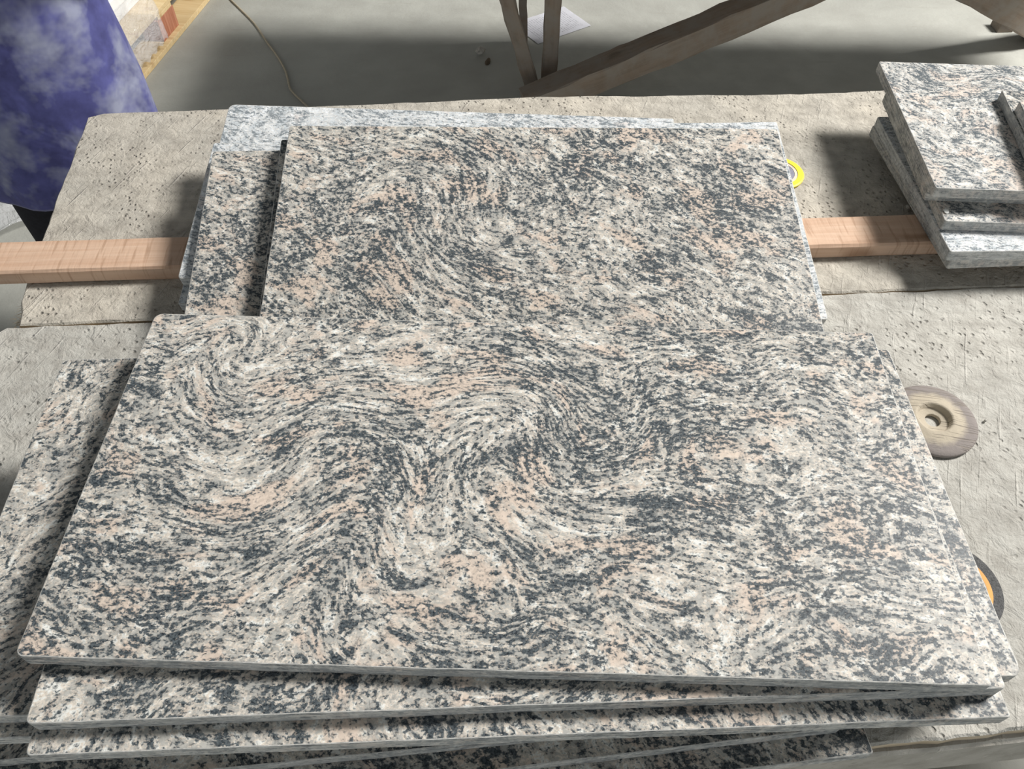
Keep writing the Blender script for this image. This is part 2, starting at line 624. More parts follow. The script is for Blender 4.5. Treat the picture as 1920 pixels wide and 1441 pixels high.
seamL, seamR = (-0.795, 0.862), (1.70, 1.060)
plank('plank', [(-0.797, 0.8625), (1.70, 1.0625), (1.75, 1.665), (0.93, 1.612), (0.61, 1.574), (0.03, 1.545), (-0.458, 1.492), (-0.855, 1.456), (-0.884, 1.440), (-0.828, 0.985), (-0.815, 0.915)],
      TT, 0.035, M['plank_back'], M['plank_rim'], seed=3)
plank('plank', [(-0.815, 0.858), (-0.86, 0.815), (-0.93, 0.775), (-0.98, 0.10), (0.419, 0.247), (0.60, 0.268), (1.60, 0.38), (1.70, 1.061)],
      TT, 0.018, M['plank_mid'], M['plank_rim'], seed=5)
# rail below the front edge
fr = add_beam('front_rail', (-1.0, 0.108, TT - 0.068), (1.62, 0.398, TT - 0.068), 0.05, 0.10, M['rail'], table)
fr['label'] = 'grey dust-coated rail under the front edge'
rel(fr, table)
bk = add_beam('back_rail', (-0.80, 1.37, TT - 0.08), (1.62, 1.57, TT - 0.08), 0.05, 0.09, M['timber'], table)
rel(bk, table)
for (lx, ly) in ((-0.72, 0.19), (1.35, 0.42), (-0.70, 1.32), (1.45, 1.50)):
    lg = add_beam('leg', (lx, ly, 0.0), (lx, ly, TT - 0.037), 0.08, 0.08, M['timber'], table, up=V((0, 1, 0)))
    rel(lg, table)

# splintered fibres at the left end of the back plank
bm = bmesh.new()
rnd = random.Random(11)
for k in range(46):
    x = -0.806 + rnd.uniform(-0.006, 0.006)
    y = 0.868 + rnd.random() * 0.05
    z = TT - rnd.uniform(0.004, 0.03)
    a = V((x, y, z))
    b2 = a + V((-rnd.uniform(0.004, 0.018), rnd.uniform(-0.012, 0.006), rnd.uniform(-0.006, 0.006)))
    d = V((0.0006, 0.0006, 0))
    vs = [bm.verts.new(a - d), bm.verts.new(a + d), bm.verts.new(b2 + d * 0.3), bm.verts.new(a + V((0, 0, 0.0012)))]
    bm.faces.new((vs[0], vs[1], vs[2]))
    bm.faces.new((vs[1], vs[3], vs[2]))
    bm.faces.new((vs[3], vs[0], vs[2]))
sp = link('splinters', bm, M['plank_rim'], table)
sp['label'] = 'frayed wood fibres'
sp['kind'] = 'stuff'
rel(sp, table)

# ------------------------------------------------------------------ batten across the table
bt0, bt1 = V((-1.15, 0.968, TT + 0.0157)), V((1.25, 1.143, TT + 0.0157))
bat = add_beam('wooden_batten', bt0, bt1, 0.078, 0.030, M['batten'], jitter=0.0006, segs=40)
tag(bat, 'reddish fresh-sawn wooden batten lying across the table under the slabs', 'batten')

# ------------------------------------------------------------------ front pile, from the top down
FG = 'granite slabs of the large front pile'


def z_(k):
    return AT - TH * k - 0.0002 * k


RC = (0.008, 0.003, 0.003, 0.010)


def span(a, b, z):              # turn and length of an edge seen between two picture points
    d = un(*b, z) - un(*a, z)
    return math.degrees(math.atan2(d.y, d.x)), d.length


yB, wB = span((45, 1357), (1888, 1290), z_(1))
yC, wC = span((45, 1417), (1897, 1344), z_(2))

slab(un(25, 1230, z_(0)), 'FL', 0.900, 0.434, -0.70, GA, 'large swirled grey and cream granite slab lying on top of the front pile', FG, rad=RC, seed=1)
slab(un(45, 1357, z_(1)), 'FL', wB, 0.436, yB, GB, 'granite slab directly under the topmost slab, its front edge sticking out below it', FG, rad=(0.006, 0.004, 0.004, 0.004), seed=2)
slab(un(45, 1417, z_(2)), 'FL', wC, 0.434, yC, GC, 'third granite slab down in the front pile, its speckled front strip reaching furthest forward', FG, rad=(0.006, 0.003, 0.004, 0.004), seed=3)
slab(un(118, 673, z_(3)), 'BL', 0.900, 0.448, 3.0, GL, 'shaded granite slab sticking out to the left from under the front pile', FG, rad=(0.004, 0.004, 0.004, 0.008), seed=4)
slab(un(118, 673, z_(4)) + V((0.030, -0.030, 0)), 'BL', 0.900, 0.448, 3.4, GB, 'granite slab flush beneath the shaded one on the left, only its front edge showing', FG, seed=5)
slab(un(1918, 1267, z_(5)), 'FR', 0.900, 0.452, 2.0, GC, 'granite slab sticking out on the right with a dark blotch at its front corner', FG, rad=(0.004, 0.010, 0.004, 0.004), seed=6)
slab(un(1913, 1250, z_(6)), 'FR', 0.900, 0.440, 3.2, GB, 'granite slab showing as a thin strip under the blotched slab on the right', FG, rad=(0.004, 0.004, 0.004, 0.004), seed=7)
YF = 6.5


def front_rot(px, py, k, yaw, mats, label, seed, W=0.90, right=0.30, D=0.434):
    """slab whose front edge passes through the picture point, given right end x"""
    p = un(px, py, z_(k))
    a = math.radians(yaw)
    u = V((math.cos(a), math.sin(a), 0))
    p = p + u * ((right - p.x) / u.x)
    return slab(p, 'FR', W, D, yaw, mats, label, FG, rad=(0.003,) * 4, seed=seed)


front_rot(20, 1424, 7, 6.0, GL, 'dark granite slab low in the front pile, poking out at the bottom left corner', 8, right=0.24, D=0.24)
front_rot(964, 1386, 8, 6.4, GD, 'granite slab turned askew under the front pile, its long front edge rising to the right', 9, right=0.352)
front_rot(964, 1439, 9, 7.4, GD, 'second of the askew dark granite slabs at the bottom of the front pile', 10, right=0.372)
front_rot(1639, 1412, 10, 7.2, GD, 'lowest slab of the front pile, its right corner hanging over the table edge', 11, right=un(1639, 1412, z_(10)).x)

# ------------------------------------------------------------------ leaning pile behind
vB = V((-0.04, 0.983, 0.18)).normalized()
uB = V((0.999, 0.045, -0.006))
uB = (uB - vB * uB.dot(vB)).normalized()
nB = uB.cross(vB)
CP = V((0, 0, HC))


def unp(u, v, o, n):
    d = ray(u, v)
    return CP + d * (((o - CP).dot(n)) / d.dot(n))


_a = unp(543, 235, V((0, 0, AT)), nB)
_b = unp(1455, 249, V((0, 0, AT)), nB)
PB = CP + (_a - CP) * (0.8105 / (_a - _b).length)     # back left corner of the top slab
BG = 'granite slabs of the leaning back pile'


def bl(u, v, k):
    return unp(u, v, PB - nB * (TH * 1.01 * k), nB)


def bslab(anchor, which, k, W, D, toward, mats, label, seed, rad=None):
    """toward: a second picture point on the same side edge, giving the slab's turn"""
    a = bl(*anchor, k)
    b = bl(*toward, k)
    e = (a - b) if which[0] == 'B' else (b - a)
    e.normalize()
    u = e.cross(nB).normalized()
    n = nB
    v = n.cross(u)
    r = rad or (0.004,) * 4
    o = link('granite_slab', slab_mesh(W, D, TH, r, seed), mats)
    cu = -W / 2 if which[1] == 'L' else W / 2
    cv = -D / 2 if which[0] == 'F' else D / 2
    c = a - u * cu - v * cv
    m = Matrix.Identity(4)
    for i in range(3):
        m[i][0], m[i][1], m[i][2] = u[i], v[i], n[i]
    m.translation = c
    o.matrix_world = m
    return tag(o, label, 'slab', BG, 'thing')


bslab((543, 235), 'BL', 0, 0.815, 0.436, (487, 590), GP, 'pinkish speckled granite slab on top of the leaning back pile', 21)
bslab((527, 261), 'BL', 1, 0.80, 0.425, (485, 589), GD, 'granite slab showing as a narrow dark strip along the left side of the pinkish one', 22)
bslab((399, 283), 'BL', 2, 0.815, 0.42, (345, 590), GP, 'half-shaded granite slab sticking out left from the back pile', 23)
bslab((400, 267), 'BL', 3, 0.80, 0.287, (332, 524), GQ, 'pale granite slab with a rounded front left corner under the half-shaded one', 24, rad=(0.008, 0.004, 0.004, 0.004))
bslab((430, 195), 'BL', 4, 0.81, 0.434, (346, 520), GQ, 'whitish granite slab reaching furthest back at the left of the back pile', 25, rad=(0.003, 0.003, 0.003, 0.012))
bslab((1457, 228), 'BR', 5, 0.815, 0.436, (1553, 596), GQ, 'whitish slab at the bottom of the back pile, bright strip along its back and right', 26, rad=(0.003, 0.006, 0.003, 0.003))

# ------------------------------------------------------------------ right pile
RG = 'granite slabs of the right pile'
zb = TT + 0.0318


def zr(k):                       # top of the k-th slab from the bottom (1 = lowest)
    return zb + TH * 1.01 * k


slab(un(1784, 488, zr(1)), 'FL', 0.60, 0.385, 4.6, GR, 'lowest slab of the right pile, resting on the batten', RG, seed=31)
slab(un(1782, 472, zr(2)), 'FL', 0.60, 0.385, 2.6, GQ, 'pale granite slab second from the bottom of the right pile', RG, seed=32)
slab(un(1772, 414, zr(3)), 'FL', 0.60, 0.385, -1.6, GR, 'granite slab midway up the right pile with a white chip on its corner', RG, seed=33)
slab(un(1741, 358, zr(4)), 'FL', 0.60, 0.30, -1.8, GD, 'granite slab tucked under the big top one of the right pile', RG, seed=34)
slab(un(1755, 352, zr(5)), 'FL', 0.62, 0.392, -1.6, GR, 'big rose-grey granite slab on top of the right pile carrying two small slabs', RG, seed=35)
slab(un(1878, 168, zr(6)), 'BL', 0.40, 0.26, -6.0, GD, 'small granite slab lying on the big top slab of the right pile', 'small slabs on the right pile', seed=36)
slab(un(1911, 188, zr(7)), 'BL', 0.38, 0.20, -6.0, GR, 'topmost small slab of the right pile, cut off by the photo edge', 'small slabs on the right pile', seed=37)

# ------------------------------------------------------------------ discs on the table
# grinding wheel
M['abrasive'], nt_, b_ = new_mat('worn_abrasive')
N = NB(nt_)
o_ = N.obj()
rad_ = N.vmath('LENGTH', N.map(o_, scale=(1, 1, 0)))
nz = N.noise(o_, 60.0, 4.0, 0.65)
rr = N.math('MULTIPLY_ADD', N.math('SUBTRACT', nz, 0.5), 0.018, rad_)
c_ = N.ramp(N.math('MULTIPLY', rr, 10.0), [(0.40, (0.47, 0.41, 0.32)), (0.50, (0.255, 0.225, 0.21))])
gr_ = N.noise(N.map(N.map(o_, rot=(0, 0, 0.55)), scale=(14, 430, 1)), 1.0, 1.0, 0.4)
msk = N.ramp(N.noise(o_, 22.0, 1.0, 0.5), [(0.45, 0.0), (0.55, 1.0)])
gm = N.math('MULTIPLY', N.ramp(gr_, [(0.56, 0.0), (0.64, 1.0)]), msk)
c_ = N.mix(N.math('MULTIPLY', gm, 0.7), c_, (0.20, 0.17, 0.14))
N.l(c_, b_.inputs['Base Color'])
b_.inputs['Roughness'].default_value = 0.95
N.l(N.bump(N.math('SUBTRACT', nz, gm), 0.5, 0.003), b_.inputs['Normal'])

pw_ = un(1752, 783, TT + 0.012)
prof = [(0.011, 0.0), (0.059, 0.0), (0.0632, 0.002), (0.0640, 0.005), (0.0625, 0.0075), (0.055, 0.0090), (0.034, 0.0120), (0.0285, 0.0138), (0.0262, 0.0136),
        (0.0245, 0.0120), (0.0225, 0.0060), (0.0210, 0.0050), (0.0125, 0.0050), (0.011, 0.0042), (0.011, 0.0)]
gw = link('grinding_wheel', lathe(prof, 80, 0.006), M['abrasive'], smooth=True, loc=(pw_.x, pw_.y, TT + 0.0015), rot=(math.radians(1.2), math.radians(-1.0), 0.4))
tag(gw, 'worn brown-grey grinding wheel with recessed centre on the table right of the front pile', 'grinding wheel')

# orange-ringed cutting disc
M['disc_dark'] = plain('dark_abrasive', (0.10, 0.10, 0.10), 0.9, 0.5, 500.0, bump=0.5)
M['disc_orange'] = plain('orange_print', (0.80, 0.36, 0.10), 0.7, 0.12, 60.0)
M['disc_label'] = plain('worn_paper_label', (0.50, 0.47, 0.42), 0.8, 0.3, 120.0)
M['disc_blue'] = plain('slate_print', (0.16, 0.20, 0.27), 0.7, 0.2, 100.0)
cd = empty('cutting_disc', (0, 0, 0))
pc = un(1806, 1100, TT)
# centre found from the visible arc
cd.location = (0.553 * 0.96 / 0.94 + 0.004, 0.440, TT + 0.001)
tag(cd, 'thin black cutting disc with orange ring, half hidden right of the front pile', 'cutting disc')
link('abrasive_ring', lathe([(0.0495, 0), (0.0625, 0), (0.0625, 0.003), (0.0495, 0.003), (0.0495, 0)], 80), M['disc_dark'], cd)
link('orange_ring', lathe([(0.0435, 0), (0.0495, 0), (0.0495, 0.0033), (0.0435, 0.0033), (0.0435, 0)], 80), M['disc_orange'], cd)
link('paper_label', lathe([(0.012, 0), (0.0435, 0), (0.0435, 0.0032), (0.012, 0.0032), (0.012, 0)], 80), M['disc_label'], cd)
bm = bmesh.new()
for a0, r0_, r1_, da in ((0.75, 0.036, 0.0415, 0.08), (0.95, 0.036, 0.0415, 0.07), (-0.9, 0.026, 0.034, 0.14)):
    f = []
    for (r, a) in ((r0_, a0 - da), (r1_, a0 - da), (r1_, a0 + da), (r0_, a0 + da)):
        f.append(bm.verts.new((r * math.cos(a), r * math.sin(a), 0.0036)))
    g = [bm.verts.new((v.co.x, v.co.y, 0.0031)) for v in f]
    bm.faces.new(f)
    for k in range(4):
        bm.faces.new((f[k], f[(k + 1) % 4], g[(k + 1) % 4], g[k]))
tag(link('printed_marks', bm, M['disc_blue'], cd), 'printed label marks', kind='stuff')

# yellow-rimmed disc by the back pile
M['yellow'] = plain('yellow_plastic', (0.90, 0.74, 0.05), 0.5, 0.08, 90.0)
M['beige'] = plain('beige_backing', (0.66, 0.58, 0.46), 0.8, 0.12, 90.0)
M['slate'] = plain('slate_grey_pad', (0.25, 0.25, 0.31), 0.7, 0.15, 200.0)
yd = empty('polishing_pad', (0, 0, 0))
py_ = un(1457, 327, TT)
yd.location = (py_.x, py_.y, TT + 0.001)
tag(yd, 'yellow-rimmed round polishing pad peeking out right of the leaning back pile', 'polishing pad')
link('rim', lathe([(0.038, 0), (0.046, 0), (0.050, 0.002), (0.050, 0.0045), (0.047, 0.006), (0.038, 0.006), (0.038, 0)], 64), M['yellow'], yd)
link('backing', lathe([(0.032, 0), (0.038, 0), (0.038, 0.005), (0.032, 0.005), (0.032, 0)], 64), M['beige'], yd)
link('centre', lathe([(0.0, 0), (0.032, 0), (0.032, 0.0045), (0.0, 0.0045)], 64), M['slate'], yd)

# stone chips
M['chip'] = plain('white_stone_chip', (0.80, 0.80, 0.77), 0.5, 0.1, 200.0)


def rock(name, p, s, mat, seed, label, cat, group=None):
    rnd = random.Random(seed)
    bm = bmesh.new()
    bmesh.ops.create_icosphere(bm, subdivisions=2, radius=1.0)
    for v in bm.verts:
        k = 1 + 0.35 * noise.noise(v.co * 1.7 + V((seed, 0, 0)))
        v.co = V((v.co.x * s[0] * k, v.co.y * s[1] * k, max(-0.55, v.co.z * k) * s[2]))
    o = link(name, bm, mat, loc=V(p) + V((0, 0, 0.55 * s[2])), rot=(0, 0, rnd.uniform(0, 3)))
    return tag(o, label, cat, group)


rock('stone_chip', un(1774, 396, zr(3) + 0.001), (0.0045, 0.007, 0.0012), M['chip'], 2, 'white stone chip on the corner of a middle slab in the right pile', 'chip')
rock('stone_chip', un(1702, 390, TT + 0.003), (0.006, 0.004, 0.004), M['plank_mid'], 5, 'small grey chip lying in the shadow beside the right pile, behind the batten', 'chip')
rock('stone_chip', un(1847, 789, TT + 0.002), (0.002, 0.003, 0.002), M['plank_mid'], 6, 'tiny chip on the table just right of the grinding wheel', 'chip')

# ------------------------------------------------------------------ background: trestle table
tr = empty('trestle_table', (1.1, 3.3, 0))
tag(tr, 'rough timber trestle table standing behind the work table, only legs and slanting braces in view', 'table')


def tb(name, a, b, w_, h_, up=V((0, 0, 1)), segs=14, jitter=0.003, mat=None):
    return rel(add_beam(name, a, b, w_, h_, mat or M['timber'], tr, up, jitter, segs), tr)


def onY(u, v, Y):
    d = ray(u, v)
    return CP + d * (Y / d.y)


def zline(u, v, z):
    return un(u, v, z)


# left slanted leg, upright leg, thin rear post
bot = onY(1006, 190, 2.98)
top = onY(948, -10, 2.98)
dd = (top - bot)
tb('leg', bot, bot + dd * ((0.798 - bot.z) / dd.z), 0.040, 0.056, up=V((1, 0, 0)))
bot = onY(1027, 185, 3.03)
top = onY(1038, -10, 3.03)
dd = (top - bot)
tb('leg', V((bot.x, bot.y, bot.z)), bot + dd * ((0.798 - bot.z) / dd.z), 0.055, 0.062, up=V((1, 0, 0)))
b3 = un(982, 82, 0.0)
tb('leg', b3, V((b3.x - 0.03, b3.y + 0.02, 0.80)), 0.045, 0.035, up=V((1, 0, 0)))
# braces
p0 = un(985, 197, 0.055)
p1 = onY(1458, 0, 3.12)
dd = (p1 - p0)
tb('brace', p0, p0 + dd * min(1.75, (0.74 - p0.z) / dd.z), 0.105, 0.100, segs=22, jitter=0.004)
q0 = onY(1835, -14, 3.35)
q1 = onY(1945, 48, 3.48)
tb('brace', q1 + (q1 - q0) * 0.1, q0 + (q0 - q1) * 1.0, 0.11, 0.11, segs=14, jitter=0.004)
bb = un(1878, 58, 0.0)
bm = bmesh.new()
add_box(bm, (0, 0, 0), (0.075, 0.07, 0.062), bevel=0.003)
fb = link('foot_block', bm, M['timber'], tr, loc=(bb.x + 0.005, bb.y + 0.02, 0.0312), rot=(0, 0, 0.1))
rel(fb, tr)
tb('tabletop', (-0.60, 3.12, 0.825), (2.45, 3.12, 0.825), 0.70, 0.05, segs=24, jitter=0.002)

# ------------------------------------------------------------------ paper on the floor
M['paper'], nt_, b_ = new_mat('printed_paper')
N = NB(nt_)
o_ = N.obj()
ln = N.n('ShaderNodeTexWave', bands_direction='Y')
N.l(o_, ln.inputs[0])
ln.inputs['Scale'].default_value = 26.0
sepx = N.n('ShaderNodeSeparateXYZ')
N.l(o_, sepx.inputs[0])
wd = N.ramp(N.noise(N.map(o_, scale=(260, 40, 1)), 1.0, 1.0), [(0.45, 1.0), (0.55, 0.0)])
inb = N.math('LESS_THAN', N.math('ABSOLUTE', sepx.outputs[0]), 0.082)
inb2 = N.math('LESS_THAN', N.math('ABSOLUTE', sepx.outputs[1]), 0.118)
tx = N.math('MULTIPLY', N.math('MULTIPLY', N.ramp(ln.outputs[0], [(0.45, 0.0), (0.65, 1.0)]), wd), N.math('MULTIPLY', inb, inb2))
N.l(N.mix(N.math('MULTIPLY', tx, 0.45), (0.82, 0.82, 0.86), (0.20, 0.20, 0.24)), b_.inputs['Base Color'])
b_.inputs['Roughness'].default_value = 0.8
pc4 = [un(*p, 0.002) for p in ((1058, 13), (1104, 48), (1012, 82), (959, 45))]
cen = sum(pc4, V()) / 4
e1 = ((pc4[1] - pc4[0]) + (pc4[2] - pc4[3])).normalized()
bm = bmesh.new()
gx, gy = 8, 10
gv = [[bm.verts.new((-0.105 + 0.21 * i / gx, -0.1485 + 0.297 * j / gy, 0.0015 + 0.0018 * (1 + noise.noise(V((i * 0.5, j * 0.4, 0)))))) for j in range(gy + 1)] for i in range(gx + 1)]
for i in range(gx):
    for j in range(gy):
        bm.faces.new((gv[i][j], gv[i + 1][j], gv[i + 1][j + 1], gv[i][j + 1]))
bmesh.ops.solidify(bm, geom=bm.faces[:], thickness=0.0004)
pp = link('paper_sheet', bm, M['paper'], loc=(cen.x, cen.y, 0.0), rot=(0, 0, math.atan2(e1.y, e1.x)))
tag(pp, 'white printed sheet of paper lying on the floor behind the trestle legs', 'paper')

# ------------------------------------------------------------------ cord on the floor
M['cord'] = plain('dusty_cord', (0.42, 0.37, 0.28), 0.9, 0.2, 200.0)
cps = [(426, -14), (432, -2), (452, 18), (478, 45), (500, 78), (520, 105), (534, 130), (540, 150), (544, 166), (556, 180), (575, 198), (600, 225)]
cw = [un(a_, b2_, 0.0055) for a_, b2_ in cps]
cpath = []
for i in range(len(cw) - 1):                     # smooth path through the points
    q0_, q1_, q2_, q3_ = cw[max(0, i - 1)], cw[i], cw[i + 1], cw[min(len(cw) - 1, i + 2)]
    for k in range(6):
        t = k / 6
        cpath.append(0.5 * ((2 * q1_) + (q2_ - q0_) * t + (2 * q0_ - 5 * q1_ + 4 * q2_ - q3_) * t * t + (-q0_ + 3 * q1_ - 3 * q2_ + q3_) * t ** 3))
bm = bmesh.new()
R_ = []
for i, p in enumerate(cpath):
    d = (cpath[min(i + 1, len(cpath) - 1)] - cpath[max(i - 1, 0)]).normalized()
    sd_ = d.cross(V((0, 0, 1))).normalized()
    R_.append([bm.verts.new(V((p.x, p.y, 0.0046)) + (sd_ * math.cos(t) + V((0, 0, 1)) * math.sin(t)) * 0.0042) for t in [2 * PI * k / 10 for k in range(10)]])
for a_, b_2 in zip(R_, R_[1:]):
    for k in range(10):
        bm.faces.new((a_[k], a_[(k + 1) % 10], b_2[(k + 1) % 10], b_2[k]))
co = link('cord', bm, M['cord'], smooth=True)
tag(co, 'thin dusty cord snaking over the floor behind the table, right of the pallet', 'cord')

# pebbles
M['rubble'] = plain('grey_rubble', (0.42, 0.40, 0.36), 0.9, 0.2, 80.0, bump=0.4)
M['leaf'] = plain('brown_scrap', (0.12, 0.09, 0.06), 0.9, 0.3, 80.0)
rock('rubble_lump', un(901, 98, 0.01), (0.022, 0.018, 0.016), M['rubble'], 8, 'pale grey lump of rubble on the floor left of the trestle legs', 'rubble')
rock('debris_scrap', un(915, 116, 0.0), (0.030, 0.011, 0.005), M['leaf'], 9, 'dark thin scrap on the floor just in front of the pale rubble lump', 'debris')

# ------------------------------------------------------------------ pallet with white stack
pal = empty('wooden_pallet', (-1.57, 3.02, 0), math.radians(-8.5))
tag(pal, 'yellow pine pallet on the floor at the upper left carrying a white stack', 'pallet')


def pb(name, c, s, mat, label=None, bevel=0.002):
    bm = bmesh.new()
    add_box(bm, (0, 0, 0), s, bevel=bevel)
    o = link(name, bm, mat, pal, loc=c)
    if label:
        o['label'] = label
    return o


for i, x in enumerate((-0.05, -0.55, -1.05)):
    bo = pb('bottom_board', (x, 0.35, 0.012), (0.13, 1.3, 0.022), M['pine'])
    for j, y in enumerate((-0.20, 0.36, 0.90)):
        red = (i == 0 and j == 1)
        pb('block', (x - 0.005, y, 0.068), (0.09, 0.15, 0.090), M['redwood'] if red else M['pine'], 'red-brown stained block' if red else None)
for j in range(3):
    pb('cross_board', (-0.56, (-0.20, 0.36, 0.90)[j], 0.122), (1.10, 0.13, 0.017), M['pine'])
for j in range(6):
    pb('deck_board', (-0.085 - j * 0.20, 0.35, 0.140), (0.15, 1.3, 0.019), M['pine'])
M['white'] = plain('white_foam_sheet', (0.82, 0.83, 0.84), 0.6, 0.04, 20.0)
wroot = pal.location.copy()
Rz = Matrix.Rotation(math.radians(-8.5), 3, 'Z')
for k in range(6):
    bm = bmesh.new()
    add_box(bm, (0, 0, 0), (1.0, 1.1, 0.046), bevel=0.004)
    p = wroot + Rz @ V((-0.62 + 0.006 * math.sin(k * 2.1), 0.37 + 0.008 * math.cos(k * 1.7), 0))
    o = link('white_sheet', bm, M['white'], loc=(p.x, p.y, 0.1745 + 0.0475 * k), rot=(0, 0, math.radians(-8.5 + 0.5 * math.sin(k))))
    pos = ['lowest', 'second lowest', 'third', 'fourth', 'second highest', 'topmost'][k]
    tag(o, 'thick white packed sheet, %s of the white stack on the pallet' % pos, 'sheet', 'white sheets stacked on the pallet')

# stretch film hanging down the side
M['film'], nt_, b_ = new_mat('clear_stretch_film')
b_.inputs['Base Color'].default_value = (0.92, 0.93, 0.95, 1)
b_.inputs['Roughness'].default_value = 0.12
b_.inputs['Alpha'].default_value = 0.26
b_.inputs['Specular IOR Level'].default_value = 0.9
N = NB(nt_)
N.l(N.bump(N.noise(N.obj(), 16.0, 4.0, 0.6, 1.0), 0.9, 0.02), b_.inputs['Normal'])
bm = bmesh.new()
nx, ny = 40, 12
gv = []
for i in range(nx + 1):
    row = []
    for j in range(ny + 1):
        y = -0.30 + 0.58 * i / nx
        f = j / ny
        z = 0.30 - (0.262 - 0.02 * abs(math.sin(i * 0.7))) * f
        x = 0.006 + 0.010 * noise.noise(V((i * 0.45, j * 0.6, 2))) + 0.012 * f
        row.append(bm.verts.new((x, y, z)))
    gv.append(row)
for i in range(nx):
    for j in range(ny):
        bm.faces.new((gv[i][j], gv[i + 1][j], gv[i + 1][j + 1], gv[i][j + 1]))
fm = link('stretch_film', bm, M['film'], smooth=True, loc=wroot, rot=(0, 0, math.radians(-8.5)))
sm = fm.modifiers.new('s', 'SOLIDIFY')
sm.thickness = 0.0006
tag(fm, 'crumpled clear stretch film hanging down the side of the white stack on the pallet', 'plastic film')

# plastic sheet on floor at left
bm = bmesh.new()
nx = ny = 22
gv = [[bm.verts.new((-0.30 + 0.60 * i / nx, -0.12 + 0.24 * j / ny, 0.012 + 0.018 * (1 + noise.noise(V((i * 0.22 + j * 0.2, j * 0.5 - i * 0.35, 1)))))) for j in range(ny + 1)] for i in range(nx + 1)]
for i in range(nx):
    for j in range(ny):
        bm.faces.new((gv[i][j], gv[i + 1][j], gv[i + 1][j + 1], gv[i][j + 1]))
q = un(-10, 432, 0.02)
ps = link('plastic_sheet', bm, M['film'], smooth=True, loc=(q.x - 0.10, q.y + 0.03, 0.0), rot=(0, 0, 0.75))
sm = ps.modifiers.new('s', 'SOLIDIFY')
sm.thickness = 0.0006
tag(ps, 'crumpled translucent plastic sheet on the floor left of the table, below the blue smock', 'plastic sheet')

# ------------------------------------------------------------------ person in a blue smock
PX, PY = -1.115, 1.69
per = empty('person', (PX, PY, 0), math.radians(15))
tag(per, 'person in a long blue dust-marked smock and dark trousers standing at the table corner', 'person')
M['skin'] = plain('skin', (0.50, 0.33, 0.24), 0.55, 0.08, 30.0)
M['hairm'] = plain('dark_hair', (0.02, 0.017, 0.015), 0.6, 0.3, 200.0)
M['trouser'] = plain('dark_trouser_cloth', (0.012, 0.012, 0.016), 0.9, 0.3, 120.0)
M['shoe'] = plain('dark_shoe', (0.02, 0.02, 0.02), 0.6, 0.2, 60.0)
M['smock'], nt_, b_ = new_mat('blue_dusty_cloth')
N = NB(nt_)
o_ = N.obj()
n1 = N.noise(o_, 7.5, 4.0, 0.60, 0.15)
n2 = N.noise(o_, 22.0, 3.0, 0.6)
c_ = N.mix(N.ramp(n2, [(0.3, 0.0), (0.7, 1.0)]), (0.040, 0.042, 0.16), (0.085, 0.090, 0.29))
c_ = N.mix(N.ramp(n1, [(0.47, 0.0), (0.64, 0.85)]), c_, (0.30, 0.32, 0.42))
N.l(c_, b_.inputs['Base Color'])
b_.inputs['Roughness'].default_value = 0.65
b_.inputs['Sheen Weight'].default_value = 0.15
N.l(N.bump(N.noise(o_, 9.0, 3.0, 0.5, 0.5), 0.5, 0.012), b_.inputs['Normal'])

# body: one skinned surface
sk = [((0, 0, 0.86), 0.125, None), ((0, 0.0, 1.05), 0.115, 0), ((0, 0.0, 1.25), 0.125, 1), ((0, 0.01, 1.37), 0.085, 2), ((0, 0.0, 1.43), 0.050, 3),
      ((0, -0.02, 1.50), 0.072, 4), ((0, -0.03, 1.58), 0.085, 5), ((0, -0.02, 1.65), 0.055, 6)]
arms = {}
for s in (-1, 1):
    i0 = len(sk)
    sk += [((s * 0.16, 0.0, 1.34), 0.055, 3), ((s * 0.215, 0.02, 1.10), 0.045, i0), ((s * 0.15, -0.17, 1.20), 0.034, i0 + 1), ((s * 0.12, -0.22, 1.25), 0.032, i0 + 2)]
    arms[s] = i0
    i1 = len(sk)
    sk += [((s * 0.09, 0.0, 0.80), 0.085, 0), ((s * 0.10, -0.01, 0.46), 0.058, i1), ((s * 0.105, 0.02, 0.10), 0.038, i1 + 1), ((s * 0.105, -0.08, 0.035), 0.030, i1 + 2)]
    # fingers of different length and a thumb
    hb = i0 + 3
    for f, (fx, ln2) in enumerate(((-0.024, 0.060), (-0.008, 0.070), (0.008, 0.066), (0.023, 0.052))):
        j0 = len(sk)
        sk += [((s * 0.11 + fx, -0.25, 1.275), 0.0095, hb), ((s * 0.10 + fx, -0.25 - ln2 * 0.5, 1.295), 0.0085, j0), ((s * 0.095 + fx, -0.25 - ln2 * 0.95, 1.290), 0.0075, j0 + 1)]
    j0 = len(sk)
    sk += [((s * 0.12 - s * 0.035, -0.235, 1.265), 0.011, hb), ((s * 0.12 - s * 0.05, -0.260, 1.285), 0.009, j0)]
me = bpy.data.meshes.new('body')
me.from_pydata([p for p, r, q in sk], [(q, i) for i, (p, r, q) in enumerate(sk) if q is not None], [])
body = bpy.data.objects.new('body', me)
COL.objects.link(body)
body.parent = per
me.materials.append(M['skin'])
sm = body.modifiers.new('skin', 'SKIN')
for i, (p, r, q) in enumerate(sk):
    me.skin_vertices[0].data[i].radius = (r, r)
    me.skin_vertices[0].data[i].use_root = (i == 0)
ss = body.modifiers.new('sub', 'SUBSURF')
ss.levels = ss.render_levels = 2
